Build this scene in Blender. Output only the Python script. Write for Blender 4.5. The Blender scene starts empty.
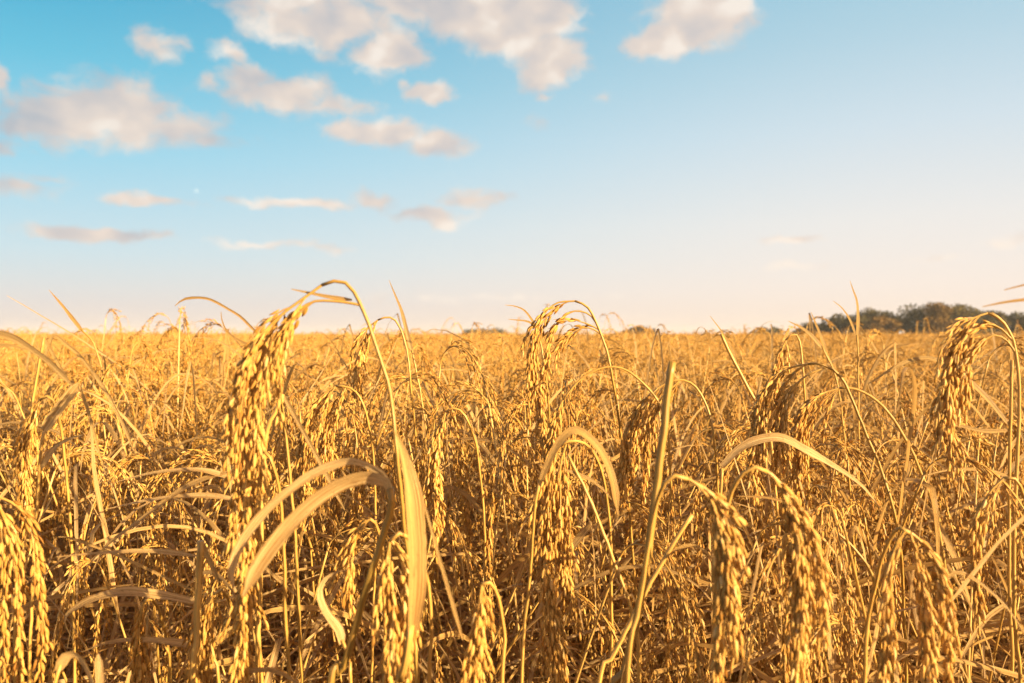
import bpy, math, random
import numpy as np
from mathutils import Vector, Matrix, Euler

random.seed(7)
RNG = np.random.default_rng(7)
R = math.radians
SC = bpy.context.scene
COL = SC.collection

# ------------------------------------------------------------------ camera
CAM_H = 1.08
LENS = 28.0
FPX = 1024 * LENS / 36.0
HORIZON = 335.0
PITCH = math.atan((341.5 - HORIZON) / FPX)          # looking a touch below the horizon
cam_d = bpy.data.cameras.new('camera')
cam = bpy.data.objects.new('camera', cam_d)
COL.objects.link(cam)
cam.location = (0, 0, CAM_H)
cam.rotation_euler = (R(90) - PITCH, 0, 0)
cam_d.lens = LENS
cam_d.sensor_width = 36
cam_d.clip_start = 0.02
cam_d.clip_end = 20000
cam_d.dof.use_dof = True
cam_d.dof.focus_distance = 0.86
cam_d.dof.aperture_fstop = 9.0
SC.camera = cam

SUN_EL, SUN_AZ = 14.0, 124.0                          # azimuth clockwise from the view direction
sun_dir = Vector((math.sin(R(SUN_AZ)) * math.cos(R(SUN_EL)), math.cos(R(SUN_AZ)) * math.cos(R(SUN_EL)), math.sin(R(SUN_EL))))
sd = bpy.data.lights.new('sun', 'SUN')
sd.energy = 5.0
sd.angle = R(0.5)
sd.color = (1.0, 0.73, 0.36)
sun = bpy.data.objects.new('sun', sd)
COL.objects.link(sun)
sun.location = (60, -20, 40)
sun.rotation_euler = sun_dir.to_track_quat('Z', 'Y').to_euler()

SC.view_settings.view_transform = 'Standard'
SC.view_settings.look = 'None'
SC.view_settings.exposure = 1.72
SC.view_settings.gamma = 1.0
SC.view_settings.use_curve_mapping = False
SC.cycles.max_bounces = 8
SC.cycles.diffuse_bounces = 4
SC.cycles.transmission_bounces = 4
SC.cycles.transparent_max_bounces = 8
SC.cycles.caustics_reflective = False
SC.cycles.caustics_refractive = False


# ------------------------------------------------------------------ node helper
class NT:
    def __init__(s, tree):
        s.t = tree
        s.n = tree.nodes
        s.l = tree.links

    def new(s, kind, **kw):
        n = s.n.new(kind)
        for k, v in kw.items():
            setattr(n, k, v)
        return n

    def put(s, sock, v):
        if isinstance(v, bpy.types.NodeSocket):
            s.l.new(v, sock)
        else:
            sock.default_value = v

    def math(s, op, a, b=None, c=None, clamp=False):
        n = s.new('ShaderNodeMath', operation=op, use_clamp=clamp)
        for i, v in enumerate((a, b, c)):
            if v is not None:
                s.put(n.inputs[i], v)
        return n.outputs[0]

    def vmath(s, op, a, b=None):
        n = s.new('ShaderNodeVectorMath', operation=op)
        s.put(n.inputs[0], a)
        if b is not None:
            s.put(n.inputs[1], b)
        return n.outputs['Value'] if op in ('LENGTH', 'DOT_PRODUCT', 'DISTANCE') else n.outputs[0]

    def mix(s, f, a, b, blend='MIX'):
        n = s.new('ShaderNodeMix', data_type='RGBA', blend_type=blend)
        s.put(n.inputs['Factor'], f)
        s.put(n.inputs['A'], a)
        s.put(n.inputs['B'], b)
        return [o for o in n.outputs if o.type == 'RGBA'][0]

    def ramp(s, f, stops, interp='LINEAR'):
        n = s.new('ShaderNodeValToRGB')
        cr = n.color_ramp
        cr.interpolation = interp
        while len(cr.elements) > 1:
            cr.elements.remove(cr.elements[-1])
        for i, (p, c) in enumerate(stops):
            e = cr.elements[0] if i == 0 else cr.elements.new(p)
            e.position = p
            e.color = (*c, 1) if len(c) == 3 else c
        s.put(n.inputs[0], f)
        return n.outputs[0]

    def noise(s, vec, scale, detail=4, rough=0.55, dist=0.0, dims='3D'):
        n = s.new('ShaderNodeTexNoise', noise_dimensions=dims)
        s.put(n.inputs['Vector'], vec)
        n.inputs['Scale'].default_value = scale
        n.inputs['Detail'].default_value = detail
        n.inputs['Roughness'].default_value = rough
        n.inputs['Distortion'].default_value = dist
        return n

    def smooth(s, v, lo, hi):
        n = s.new('ShaderNodeMapRange', interpolation_type='SMOOTHSTEP')
        s.put(n.inputs['Value'], v)
        n.inputs['From Min'].default_value = lo
        n.inputs['From Max'].default_value = hi
        return n.outputs[0]

    def comb(s, x, y, z=0.0):
        n = s.new('ShaderNodeCombineXYZ')
        s.put(n.inputs[0], x)
        s.put(n.inputs[1], y)
        s.put(n.inputs[2], z)
        return n.outputs[0]


def srgb(r, g, b):
    f = lambda c: (c / 255 / 12.92) if c <= 10 else ((c / 255 + 0.055) / 1.055) ** 2.4
    return (f(r), f(g), f(b))


# ------------------------------------------------------------------ sky
SKY_K = 2.0 ** -SC.view_settings.exposure
def skyc(r, g, b):
    c = srgb(r, g, b)
    return (c[0] * SKY_K, c[1] * SKY_K, c[2] * SKY_K, 1)

world = bpy.data.worlds.new('World')
SC.world = world
world.use_nodes = True
w = NT(world.node_tree)
for n in list(w.n):
    w.n.remove(n)
tc = w.new('ShaderNodeTexCoord')
sep = w.new('ShaderNodeSeparateXYZ')
w.l.new(tc.outputs['Generated'], sep.inputs[0])
X, Y, Z = sep.outputs
az = w.math('ARCTAN2', X, Y)
el = w.math('ARCSINE', Z)
sky = w.new('ShaderNodeTexSky', sky_type='NISHITA')
sky.sun_disc = False
sky.sun_elevation = R(SUN_EL)
sky.sun_rotation = R(SUN_AZ)
sky.altitude = 50
sky.dust_density = 1.6
sky.ozone_density = 2.0
nish = w.vmath('SCALE', sky.outputs[0])
nish_n = nish.node
nish_n.inputs['Scale'].default_value = 0.07
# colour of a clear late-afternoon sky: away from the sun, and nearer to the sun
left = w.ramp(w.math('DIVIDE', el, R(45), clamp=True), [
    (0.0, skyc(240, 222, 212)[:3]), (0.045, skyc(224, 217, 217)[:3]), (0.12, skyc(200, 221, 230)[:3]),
    (0.26, skyc(150, 212, 232)[:3]), (0.38, skyc(96, 194, 221)[:3]), (0.50, skyc(48, 170, 207)[:3]), (0.62, skyc(60, 150, 195)[:3]), (1.0, skyc(62, 84, 130)[:3])])  # top stops, out of view, darkened to cut the teal fill in shadows
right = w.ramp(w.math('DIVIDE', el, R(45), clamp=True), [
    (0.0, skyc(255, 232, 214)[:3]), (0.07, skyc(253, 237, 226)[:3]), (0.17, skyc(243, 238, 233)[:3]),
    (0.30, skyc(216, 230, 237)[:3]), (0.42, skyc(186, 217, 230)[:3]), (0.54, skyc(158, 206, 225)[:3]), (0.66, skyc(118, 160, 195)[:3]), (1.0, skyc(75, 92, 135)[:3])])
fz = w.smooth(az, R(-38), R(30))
near_sun = w.smooth(w.vmath('DOT_PRODUCT', tc.outputs['Generated'], tuple(sun_dir)), 0.25, 1.0)  # warm glow added around the sun, out of view, as fill for shadows
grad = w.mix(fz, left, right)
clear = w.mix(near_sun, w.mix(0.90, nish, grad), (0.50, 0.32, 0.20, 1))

# clouds: ragged soft patches in azimuth / elevation
CLOUDS = [  # x, y of the patch centre seen from the viewpoint, half sizes, thickness
    (62, 118, 58, 27, 1.0), (120, 112, 60, 30, 1.0), (175, 128, 45, 18, .75), (205, 138, 38, 10, .6), (25, 128, 40, 14, .7),
    (285, 95, 55, 17, 1.0), (255, 80, 30, 14, .9), (330, 104, 40, 12, .75), (160, 47, 24, 15, .75), (228, 53, 20, 11, .65), (213, 84, 12, 9, .5),
    (330, 25, 80, 28, 1.0), (385, 52, 40, 24, 1.1), (300, 0, 90, 24, .9), (425, 92, 24, 12, .95), (405, 84, 10, 8, .6),
    (380, 132, 50, 15, 1.0), (440, 142, 34, 15, 1.0), (345, 128, 24, 12, .8), (450, 2, 120, 26, 1.0),
    (520, 22, 62, 38, 1.25), (548, 60, 36, 26, 1.25), (480, 10, 70, 30, 1.1), (700, 20, 52, 28, 1.35), (660, 42, 32, 20, 1.25), (725, 10, 30, 26, 1.2),
    (0, 78, 14, 12, .9), (0, 147, 14, 10, .6), (150, 201, 42, 6, .8), (100, 236, 62, 8, 1.0), (20, 188, 50, 8, .55), (50, 180, 26, 6, .5),
    (310, 203, 70, 5.5, .8), (372, 200, 26, 9, .75), (430, 214, 44, 9, .75), (475, 198, 36, 12, .8), (445, 220, 20, 9, .7), (270, 244, 70, 5, .5), (340, 249, 22, 5, .5),
    (790, 238, 30, 5, .62), (790, 267, 26, 4.5, .5), (938, 256, 30, 4.5, .55), (1012, 241, 26, 7, .6), (545, 96, 10, 6, .55), (600, 99, 20, 6, .35), (537, 122, 12, 10, .3), (490, 298, 150, 5, .3),
]
P2 = w.comb(az, el, 0.0)
wn = w.noise(P2, 16.0, 5, 0.6)
warp = w.vmath('SCALE', w.vmath('SUBTRACT', wn.outputs['Color'], (0.5, 0.5, 0.5)))
warp.node.inputs['Scale'].default_value = 0.055
Pw = w.vmath('ADD', P2, w.vmath('MULTIPLY', warp, (1.0, 0.55, 0.0)))
acc = None
for (px, py, hx, hy, th) in CLOUDS:
    a0 = math.atan((px - 512) / FPX)
    e0 = math.atan((HORIZON - py) / FPX * math.cos(a0))
    q = w.vmath('MULTIPLY', w.vmath('SUBTRACT', Pw, (a0, e0, 0)), (FPX / (hx * 1.25) , FPX / (hy * 1.25), 1))
    d = w.math('MULTIPLY_ADD', w.vmath('LENGTH', q), -th, th)
    acc = d if acc is None else w.math('SMOOTH_MAX', acc, d, 0.12)
Pst = w.vmath('ADD', w.vmath('MULTIPLY', P2, (1.0, 1.4, 1.0)), w.vmath('SCALE', warp))
Pst.node.inputs[1].links[0].from_node.inputs['Scale'].default_value = 0.5
det = w.noise(Pst, 19.0, 9, 0.60, 0.25)
lo1 = w.noise(Pst, 13.0, 2.5, 0.5)
body = w.math('ADD', acc, w.math('MULTIPLY', w.math('SUBTRACT', det.outputs['Fac'], 0.5), 1.5))
cov = w.smooth(body, 0.0, 0.62)
# light on the clouds comes from the sun's side: slope of the patch field toward the sun
Psh = w.vmath('ADD', Pst, (0.022, -0.018, 0.0))
lo2 = w.noise(Psh, 13.0, 2.5, 0.5)
slope = w.math('SUBTRACT', lo1.outputs['Fac'], lo2.outputs['Fac'])
big = w.noise(w.vmath('ADD', P2, (0.3, 0.7, 0.0)), 9.0, 3, 0.5)
lit = w.math('ADD', w.math('MULTIPLY_ADD', slope, 2.0, 0.58), w.math('MULTIPLY', w.math('SUBTRACT', big.outputs['Fac'], 0.45), 1.4))
lit = w.math('ADD', lit, w.math('MULTIPLY', w.smooth(el, R(11), R(3)), 0.45))
lit = w.math('SUBTRACT', lit, w.math('MULTIPLY', w.smooth(az, R(-12), R(-36)), 0.22), clamp=True)
ccol = w.ramp(lit, [(0.0, skyc(190, 190, 195)[:3]), (0.40, skyc(216, 205, 200)[:3]), (0.75, skyc(238, 220, 206)[:3]), (1.0, skyc(254, 240, 226)[:3])])
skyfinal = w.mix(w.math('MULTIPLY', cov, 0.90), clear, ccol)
below = w.math('LESS_THAN', Z, -0.005)
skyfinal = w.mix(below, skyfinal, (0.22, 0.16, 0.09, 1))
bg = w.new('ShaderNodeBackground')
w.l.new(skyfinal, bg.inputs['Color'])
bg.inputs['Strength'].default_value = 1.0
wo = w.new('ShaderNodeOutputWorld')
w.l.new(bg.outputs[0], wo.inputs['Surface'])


# ------------------------------------------------------------------ materials
def material(name):
    m = bpy.data.materials.new(name)
    m.use_nodes = True
    t = NT(m.node_tree)
    for n in list(t.n):
        t.n.remove(n)
    out = t.new('ShaderNodeOutputMaterial')
    at = t.new('ShaderNodeAttribute', attribute_name='puv')
    sp = t.new('ShaderNodeSeparateXYZ')
    t.l.new(at.outputs['Vector'], sp.inputs[0])
    return m, t, out, at.outputs['Vector'], sp.outputs


def dry_surface(t, out, col, rough, spec, trans, bump=None, bstr=0.3, tcol=None):
    p = t.new('ShaderNodeBsdfPrincipled')
    t.put(p.inputs['Base Color'], col)
    t.put(p.inputs['Roughness'], rough)
    p.inputs['Specular IOR Level'].default_value = spec
    if bump is not None:
        b = t.new('ShaderNodeBump')
        b.inputs['Strength'].default_value = bstr
        b.inputs['Distance'].default_value = 0.0009
        t.l.new(bump, b.inputs['Height'])
        t.l.new(b.outputs[0], p.inputs['Normal'])
    if trans <= 0:
        t.l.new(p.outputs[0], out.inputs['Surface'])
        return
    tr = t.new('ShaderNodeBsdfTranslucent')
    t.put(tr.inputs['Color'], tcol if tcol is not None else col)
    mx = t.new('ShaderNodeMixShader')
    mx.inputs[0].default_value = trans
    t.l.new(p.outputs[0], mx.inputs[1])
    t.l.new(tr.outputs[0], mx.inputs[2])
    t.l.new(mx.outputs[0], out.inputs['Surface'])


def grain_material():
    m, t, out, puv, (u, v, tint) = material('ripe_grain')
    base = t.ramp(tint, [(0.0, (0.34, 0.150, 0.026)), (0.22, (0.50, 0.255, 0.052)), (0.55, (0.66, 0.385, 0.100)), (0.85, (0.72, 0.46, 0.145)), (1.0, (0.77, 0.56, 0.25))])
    tc = t.new('ShaderNodeTexCoord')
    st = t.noise(tc.outputs['Object'], 420, 3, 0.6)
    col = t.mix(t.smooth(st.outputs['Fac'], 0.52, 0.75), base, (0.33, 0.17, 0.04, 1))
    col = t.mix(t.math('MULTIPLY', t.smooth(v, 0.80, 1.0), 0.55), col, (0.30, 0.16, 0.05, 1))
    ridg = t.math('SINE', t.math('MULTIPLY', u, 50.0))
    h = t.math('ADD', t.math('MULTIPLY', ridg, 0.5), st.outputs['Fac'])
    dry_surface(t, out, col, 0.55, 0.30, 0.22, h, 0.35)
    return m


def leaf_material(name, lo, mid, hi, trans):
    m, t, out, puv, (u, v, tint) = material(name)
    base = t.ramp(tint, [(0.0, lo), (0.5, mid), (1.0, hi)])
    vec = t.comb(t.math('MULTIPLY', u, 5.0), t.math('MULTIPLY', v, 5.0), t.math('MULTIPLY', tint, 31.0))
    veins = t.noise(vec, 3.0, 4, 0.6)
    blot = t.noise(t.comb(t.math('MULTIPLY', u, 1.3), t.math('MULTIPLY', v, 30.0), t.math('MULTIPLY', tint, 57.0)), 1.5, 4, 0.65)
    col = t.mix(t.smooth(veins.outputs['Fac'], 0.40, 0.60), t.mix(0.85, base, (0.36, 0.20, 0.065, 1)), base)
    col = t.mix(t.math('MULTIPLY', t.smooth(blot.outputs['Fac'], 0.56, 0.74), 0.65), col, (0.30, 0.165, 0.06, 1))
    spots = t.noise(t.comb(t.math('MULTIPLY', u, 2.2), t.math('MULTIPLY', v, 130.0), t.math('MULTIPLY', tint, 91.0)), 2.0, 3, 0.6)
    col = t.mix(t.math('MULTIPLY', t.smooth(spots.outputs['Fac'], 0.62, 0.72), 0.7), col, (0.20, 0.10, 0.04, 1))
    edge = t.smooth(t.math('ADD', t.math('ABSOLUTE', t.math('SUBTRACT', u, 0.5)), t.math('MULTIPLY', t.math('SUBTRACT', blot.outputs['Fac'], 0.5), 0.5)), 0.40, 0.52)
    col = t.mix(t.math('MULTIPLY', edge, 0.6), col, (0.34, 0.19, 0.07, 1))
    stripe = t.math('SINE', t.math('MULTIPLY', u, 62.0))
    h = t.math('ADD', t.math('MULTIPLY', stripe, 0.5), veins.outputs['Fac'])
    dry_surface(t, out, col, 0.50, 0.35, trans, h, 0.45)
    return m


def stem_material():
    m, t, out, puv, (u, v, tint) = material('straw_stem')
    base = t.ramp(tint, [(0.0, (0.19, 0.125, 0.03)), (0.18, (0.34, 0.205, 0.045)), (0.6, (0.54, 0.32, 0.085)), (1.0, (0.70, 0.48, 0.18))])
    vec = t.comb(t.math('MULTIPLY', u, 5.0), t.math('MULTIPLY', v, 12.0), t.math('MULTIPLY', tint, 40.0))
    n = t.noise(vec, 3.0, 4, 0.6)
    col = t.mix(t.math('MULTIPLY', t.smooth(n.outputs['Fac'], 0.44, 0.66), 0.8), base, (0.27, 0.15, 0.045, 1))
    h = t.math('ADD', t.math('MULTIPLY', t.math('SINE', t.math('MULTIPLY', u, 44.0)), 0.4), n.outputs['Fac'])
    dry_surface(t, out, col, 0.42, 0.4, 0.0, h, 0.35)
    return m


M_GRAIN = grain_material()
M_LEAF = leaf_material('dry_leaf', (0.40, 0.24, 0.09), (0.67, 0.44, 0.16), (0.84, 0.64, 0.36), 0.44)
M_STEM = stem_material()
MATS = [M_GRAIN, M_LEAF, M_STEM]
GRAIN, LEAF, STEM = 0, 1, 2


def soil_material():
    m, t, out, puv, _ = material('field_soil')
    tc = t.new('ShaderNodeTexCoord')
    n = t.noise(tc.outputs['Object'], 9.0, 8, 0.65)
    n2 = t.noise(tc.outputs['Object'], 0.15, 4, 0.55)
    col = t.ramp(n.outputs['Fac'], [(0.3, (0.030, 0.019, 0.010)), (0.6, (0.075, 0.048, 0.022)), (0.8, (0.14, 0.095, 0.045))])
    col = t.mix(t.math('MULTIPLY', n2.outputs['Fac'], 0.4), col, (0.10, 0.065, 0.026, 1))
    dry_surface(t, out, col, 0.9, 0.2, 0.0, n.outputs['Fac'], 0.8)
    return m


def foliage_material(name, a, b, c):
    m, t, out, puv, (u, v, tint) = material(name)
    col = t.ramp(tint, [(0.0, a), (0.55, b), (1.0, c)])
    dry_surface(t, out, col, 0.7, 0.2, 0.2)
    return m


def bark_material():
    m, t, out, puv, (u, v, tint) = material('bark')
    tc = t.new('ShaderNodeTexCoord')
    n = t.noise(tc.outputs['Object'], 3.0, 5, 0.6)
    col = t.ramp(n.outputs['Fac'], [(0.3, (0.05, 0.035, 0.025)), (0.7, (0.13, 0.09, 0.06))])
    dry_surface(t, out, col, 0.9, 0.1, 0.0)
    return m


# ------------------------------------------------------------------ mesh gathering (numpy)
class Geo:
    """A pile of vertices, faces, per-vertex (across, along, tint) and per-face material."""
    def __init__(s):
        s.v, s.f, s.a, s.m, s.n = [], [], [], [], 0

    def add(s, v, faces, a, mat):
        """faces: list of int arrays (k x 3 or k x 4)."""
        s.v.append(np.asarray(v, float))
        s.a.append(np.asarray(a, float))
        for f in faces:
            if len(f):
                s.f.append(np.asarray(f, int) + s.n)
                s.m.append(np.full(len(f), mat, int))
        s.n += len(v)

    def merged(s):
        return (np.concatenate(s.v) if s.v else np.zeros((0, 3)), s.f, np.concatenate(s.a) if s.a else np.zeros((0, 3)), s.m)

    def add_geo(s, g, mtx=None, dt=0.0):
        v, f, a, m = g.merged()
        if not len(v):
            return
        if mtx is not None:
            M = np.array(mtx)
            v = v @ M[:3, :3].T + M[:3, 3]
        if dt:
            a = a.copy()
            a[:, 2] = np.clip(a[:, 2] + dt, 0, 1)
        s.v.append(v)
        s.a.append(a)
        for fi, mi in zip(f, m):
            s.f.append(fi + s.n)
            s.m.append(mi)
        s.n += len(v)

    def mesh(s, name, mats=None):
        v, f, a, m = s.merged()
        me = bpy.data.meshes.new(name)
        used = sorted({int(x[0]) for x in m})
        remap = {k: i for i, k in enumerate(used)}
        nl = sum(x.size for x in f)
        me.vertices.add(len(v))
        me.vertices.foreach_set('co', v.astype(np.float32).ravel())
        me.loops.add(nl)
        me.loops.foreach_set('vertex_index', np.concatenate([x.ravel() for x in f]).astype(np.int32))
        sizes = np.concatenate([np.full(len(x), x.shape[1]) for x in f])
        me.polygons.add(len(sizes))
        starts = np.concatenate([[0], np.cumsum(sizes)[:-1]]).astype(np.int32)
        me.polygons.foreach_set('loop_start', starts)
        mi = np.concatenate([np.full(len(x), remap[int(x[0])]) for x in m]).astype(np.int32)
        for k in used:
            me.materials.append((mats or MATS)[k])
        me.polygons.foreach_set('material_index', mi)
        me.polygons.foreach_set('use_smooth', np.ones(len(sizes), bool))
        at = me.attributes.new('puv', 'FLOAT_VECTOR', 'POINT')
        at.data.foreach_set('vector', a.astype(np.float32).ravel())
        me.update(calc_edges=True)
        return me


def nrm(v):
    v = np.asarray(v, float)
    return v / np.maximum(np.linalg.norm(v, axis=-1, keepdims=True), 1e-9)


def smooth_path(pts, step=0.008, n=None):
    """Catmull-Rom through pts (k x d), resampled at an even step of its first three columns."""
    p = np.asarray(pts, float)
    if len(p) == 2:
        dense = p[0] + np.linspace(0, 1, 60)[:, None] * (p[1] - p[0])
    else:
        q = np.vstack([2 * p[0] - p[1], p, 2 * p[-1] - p[-2]])
        seg = []
        for i in range(1, len(q) - 2):
            t = np.linspace(0, 1, 24, endpoint=False)[:, None]
            p0, p1, p2, p3 = q[i - 1], q[i], q[i + 1], q[i + 2]
            seg.append(0.5 * (2 * p1 + (p2 - p0) * t + (2 * p0 - 5 * p1 + 4 * p2 - p3) * t ** 2 + (3 * p1 - p0 - 3 * p2 + p3) * t ** 3))
        seg.append(p[-1:])
        dense = np.vstack(seg)
    L = np.concatenate([[0], np.cumsum(np.linalg.norm(np.diff(dense[:, :3], axis=0), axis=1))])
    k = n or max(4, int(L[-1] / step) + 1)
    s = np.linspace(0, L[-1], k)
    return np.stack([np.interp(s, L, dense[:, j]) for j in range(dense.shape[1])], 1)


def tangents(p):
    return nrm(np.gradient(p, axis=0))


def frames(p, ref=None):
    """Parallel-transported side vectors along p."""
    t = tangents(p)
    b = np.cross(t[0], ref if ref is not None else (0.31, 0.87, 0.2))
    if np.linalg.norm(b) < 1e-3:
        b = np.cross(t[0], (1, 0, 0.1))
    b = b / np.linalg.norm(b)
    B = [b]
    for i in range(1, len(p)):
        b = B[-1] - t[i] * np.dot(B[-1], t[i])
        B.append(b / max(np.linalg.norm(b), 1e-9))
    B = np.array(B)
    return t, B, np.cross(t, B)


def tube(g, p, r, sides=6, tint=0.5, mat=STEM, cap=True):
    p = np.asarray(p, float)
    n = len(p)
    r = np.broadcast_to(np.asarray(r, float), (n,))
    t, B, C = frames(p)
    ang = np.linspace(0, 2 * np.pi, sides, endpoint=False)
    v = p[:, None] + r[:, None, None] * (np.cos(ang)[None, :, None] * B[:, None] + np.sin(ang)[None, :, None] * C[:, None])
    L = np.concatenate([[0], np.cumsum(np.linalg.norm(np.diff(p, axis=0), axis=1))])
    a = np.zeros((n, sides, 3))
    a[..., 0] = ang[None] / 6.283
    a[..., 1] = L[:, None]
    a[..., 2] = tint
    i, j = np.meshgrid(np.arange(n - 1), np.arange(sides), indexing='ij')
    j2 = (j + 1) % sides
    q = np.stack([i * sides + j, i * sides + j2, (i + 1) * sides + j2, (i + 1) * sides + j], -1).reshape(-1, 4)
    faces = [q]
    v = v.reshape(-1, 3)
    a = a.reshape(-1, 3)
    if cap:
        k = np.arange(sides)
        v = np.vstack([v, p[-1:]])
        a = np.vstack([a, [[0.5, L[-1], tint]]])
        faces.append(np.stack([(n - 1) * sides + k, (n - 1) * sides + (k + 1) % sides, np.full(sides, n * sides)], 1))
    g.add(v, faces, a, mat)


def ribbon(g, p, wid, roll=None, tint=0.5, fold=0.25, facing=False, cols=5, wave=0.0, mat=LEAF):
    """A blade along p: wid half-width per point; folded along its midrib, wavy at the edges."""
    n = len(p)
    t, B, C = frames(p, None)
    if facing:                                   # width direction lies across the view direction +Y, then rolled
        B = nrm(np.cross(t, np.array([0, 1.0, 0])))
        for i in range(1, n):
            if np.dot(B[i], B[i - 1]) < 0:
                B[i] = -B[i]
        C = np.cross(t, B)
    if roll is None:
        roll = np.zeros(n)
    cr, sr = np.cos(roll)[:, None], np.sin(roll)[:, None]
    B, C = B * cr + C * sr, C * cr - B * sr
    L = np.concatenate([[0], np.cumsum(np.linalg.norm(np.diff(p, axis=0), axis=1))])
    if n > 12:
        kn = np.random.default_rng(n * 7 + int(1e4 * abs(p[0][0])) % 997).normal(0, 1, n)
        wid = wid * (1 + .10 * np.convolve(kn, np.ones(3) / 3, 'same'))
    uu = np.linspace(-1, 1, cols)
    ph = random.random() * 6
    v = np.zeros((n, cols, 3))
    for k, u in enumerate(uu):
        off = fold * abs(u) * wid + wave * wid * np.sin(L * 95 + ph + 2.1 * u) * abs(u)
        v[:, k] = p + B * (u * wid)[:, None] + C * off[:, None]
    a = np.zeros((n, cols, 3))
    a[..., 0] = uu[None] * 0.5 + 0.5
    a[..., 1] = L[:, None]
    a[..., 2] = tint
    i, j = np.meshgrid(np.arange(n - 1), np.arange(cols - 1), indexing='ij')
    q = np.stack([i * cols + j, i * cols + j + 1, (i + 1) * cols + j + 1, (i + 1) * cols + j], -1).reshape(-1, 4)
    g.add(v.reshape(-1, 3), [q], a.reshape(-1, 3), mat)


def grain_template(sides, prof):
    """A husked grain along +x from 0 to 1, half-width 1 in y and thickness in z."""
    ang = np.linspace(0, 2 * np.pi, sides, endpoint=False)
    v = [[0, 0, 0]]
    a = [[0, 0, 0]]
    for (x, r) in prof:
        for q in ang:
            v.append([x, math.cos(q) * r, math.sin(q) * r])
            a.append([q / 6.283, x, 0])
    v.append([1, 0, 0])
    a.append([0.5, 1, 0])
    k = np.arange(sides)
    k2 = (k + 1) % sides
    tri = [np.stack([np.zeros(sides, int), 1 + k2, 1 + k], 1)]
    quad = []
    for i in range(len(prof) - 1):
        o = 1 + i * sides
        quad.append(np.stack([o + k, o + k2, o + sides + k2, o + sides + k], 1))
    o = 1 + (len(prof) - 1) * sides
    tri.append(np.stack([o + k, o + k2, np.full(sides, len(v) - 1)], 1))
    return np.array(v, float), np.concatenate(tri), np.concatenate(quad), np.array(a, float)


G_HI = grain_template(7, [(.07, .34), (.22, .78), (.42, 1.0), (.62, .95), (.80, .62), (.93, .24)])
G_MID = grain_template(5, [(.14, .6), (.45, 1.0), (.80, .6)])
G_LOW = grain_template(4, [(.22, .85), (.70, .85)])


def add_grains(g, tmpl, P, A, S, length, width, thick, tint):
    """Grains at P along A with side vectors S; arrays of size k."""
    V, tri, quad, AT = tmpl
    k = len(P)
    if not k:
        return
    A = nrm(A)
    S = nrm(S - A * np.sum(S * A, 1, keepdims=True))
    Nn = np.cross(A, S)
    bend = (V[:, 0] - 0.5) ** 2                      # the slight boat-like curve of a grain
    v = (P[:, None] + A[:, None] * (V[None, :, 0:1] * length[:, None, None]) + S[:, None] * (V[None, :, 1:2] * width[:, None, None])
         + Nn[:, None] * ((V[None, :, 2:3] * thick[:, None, None]) - bend[None, :, None] * 0.22 * length[:, None, None]))
    a = np.broadcast_to(AT[None], (k, len(V), 3)).copy()
    a[..., 2] = tint[:, None]
    off = (np.arange(k) * len(V))[:, None, None]
    g.add(v.reshape(-1, 3), [(tri[None] + off).reshape(-1, 3), (quad[None] + off).reshape(-1, 4)], a.reshape(-1, 3), GRAIN)


def panicle_branch(g, p0, d0, length, tmpl, rng, tint0, gs=1.0, stiff=1.0, sides=4, spacing=0.0052, bare=0.12):
    """One branch of a head of rice: a thread that sags, with grains set alternately along it."""
    step = 0.006
    p, d = np.array(p0, float), nrm(d0)
    pts = [p.copy()]
    for i in range(max(3, int(length / step))):
        d = nrm(d + np.array([0, 0, -1.0]) * (0.14 + 0.02 * i) * stiff + rng.normal(0, 0.045, 3))
        p = p + d * step
        pts.append(p.copy())
    pts = np.array(pts)
    tube(g, pts, np.linspace(0.00055, 0.00035, len(pts)), sides if sides > 3 else 3, 0.55, STEM, cap=False)
    t, B, C = frames(pts)
    L = (len(pts) - 1) * step
    s = np.arange(L * bare, L, spacing)
    s = s + rng.normal(0, spacing * 0.15, len(s))
    idx = np.clip((s / step), 0, len(pts) - 1.001)
    i0 = idx.astype(int)
    fr = (idx - i0)[:, None]
    P = pts[i0] * (1 - fr) + pts[np.minimum(i0 + 1, len(pts) - 1)] * fr
    k = len(P)
    az = np.arange(k) * 2.4 + rng.uniform(0, 6)
    out = B[i0] * np.cos(az)[:, None] + C[i0] * np.sin(az)[:, None]
    spl = rng.uniform(0.04, 0.26, k)[:, None]
    A = nrm(t[i0] * (1 - 0.3 * spl) + out * spl + np.array([0, 0, -0.12]))
    P = P + out * 0.0012
    ln = rng.normal(0.0090, 0.0008, k) * gs
    wd = rng.normal(0.00124, 0.00016, k) * gs
    tk = rng.normal(0.00100, 0.0001, k) * gs
    empty = rng.random(k) < 0.07
    wd = np.where(empty, wd * 0.6, wd)
    tk = np.where(empty, tk * 0.45, tk)
    tint = np.clip(rng.normal(tint0 - .04, 0.22, k), 0, 1)
    S = np.cross(A, rng.normal(0, 1, (k, 3)))
    add_grains(g, tmpl, P, A, S, ln, wd, tk, tint)


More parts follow.
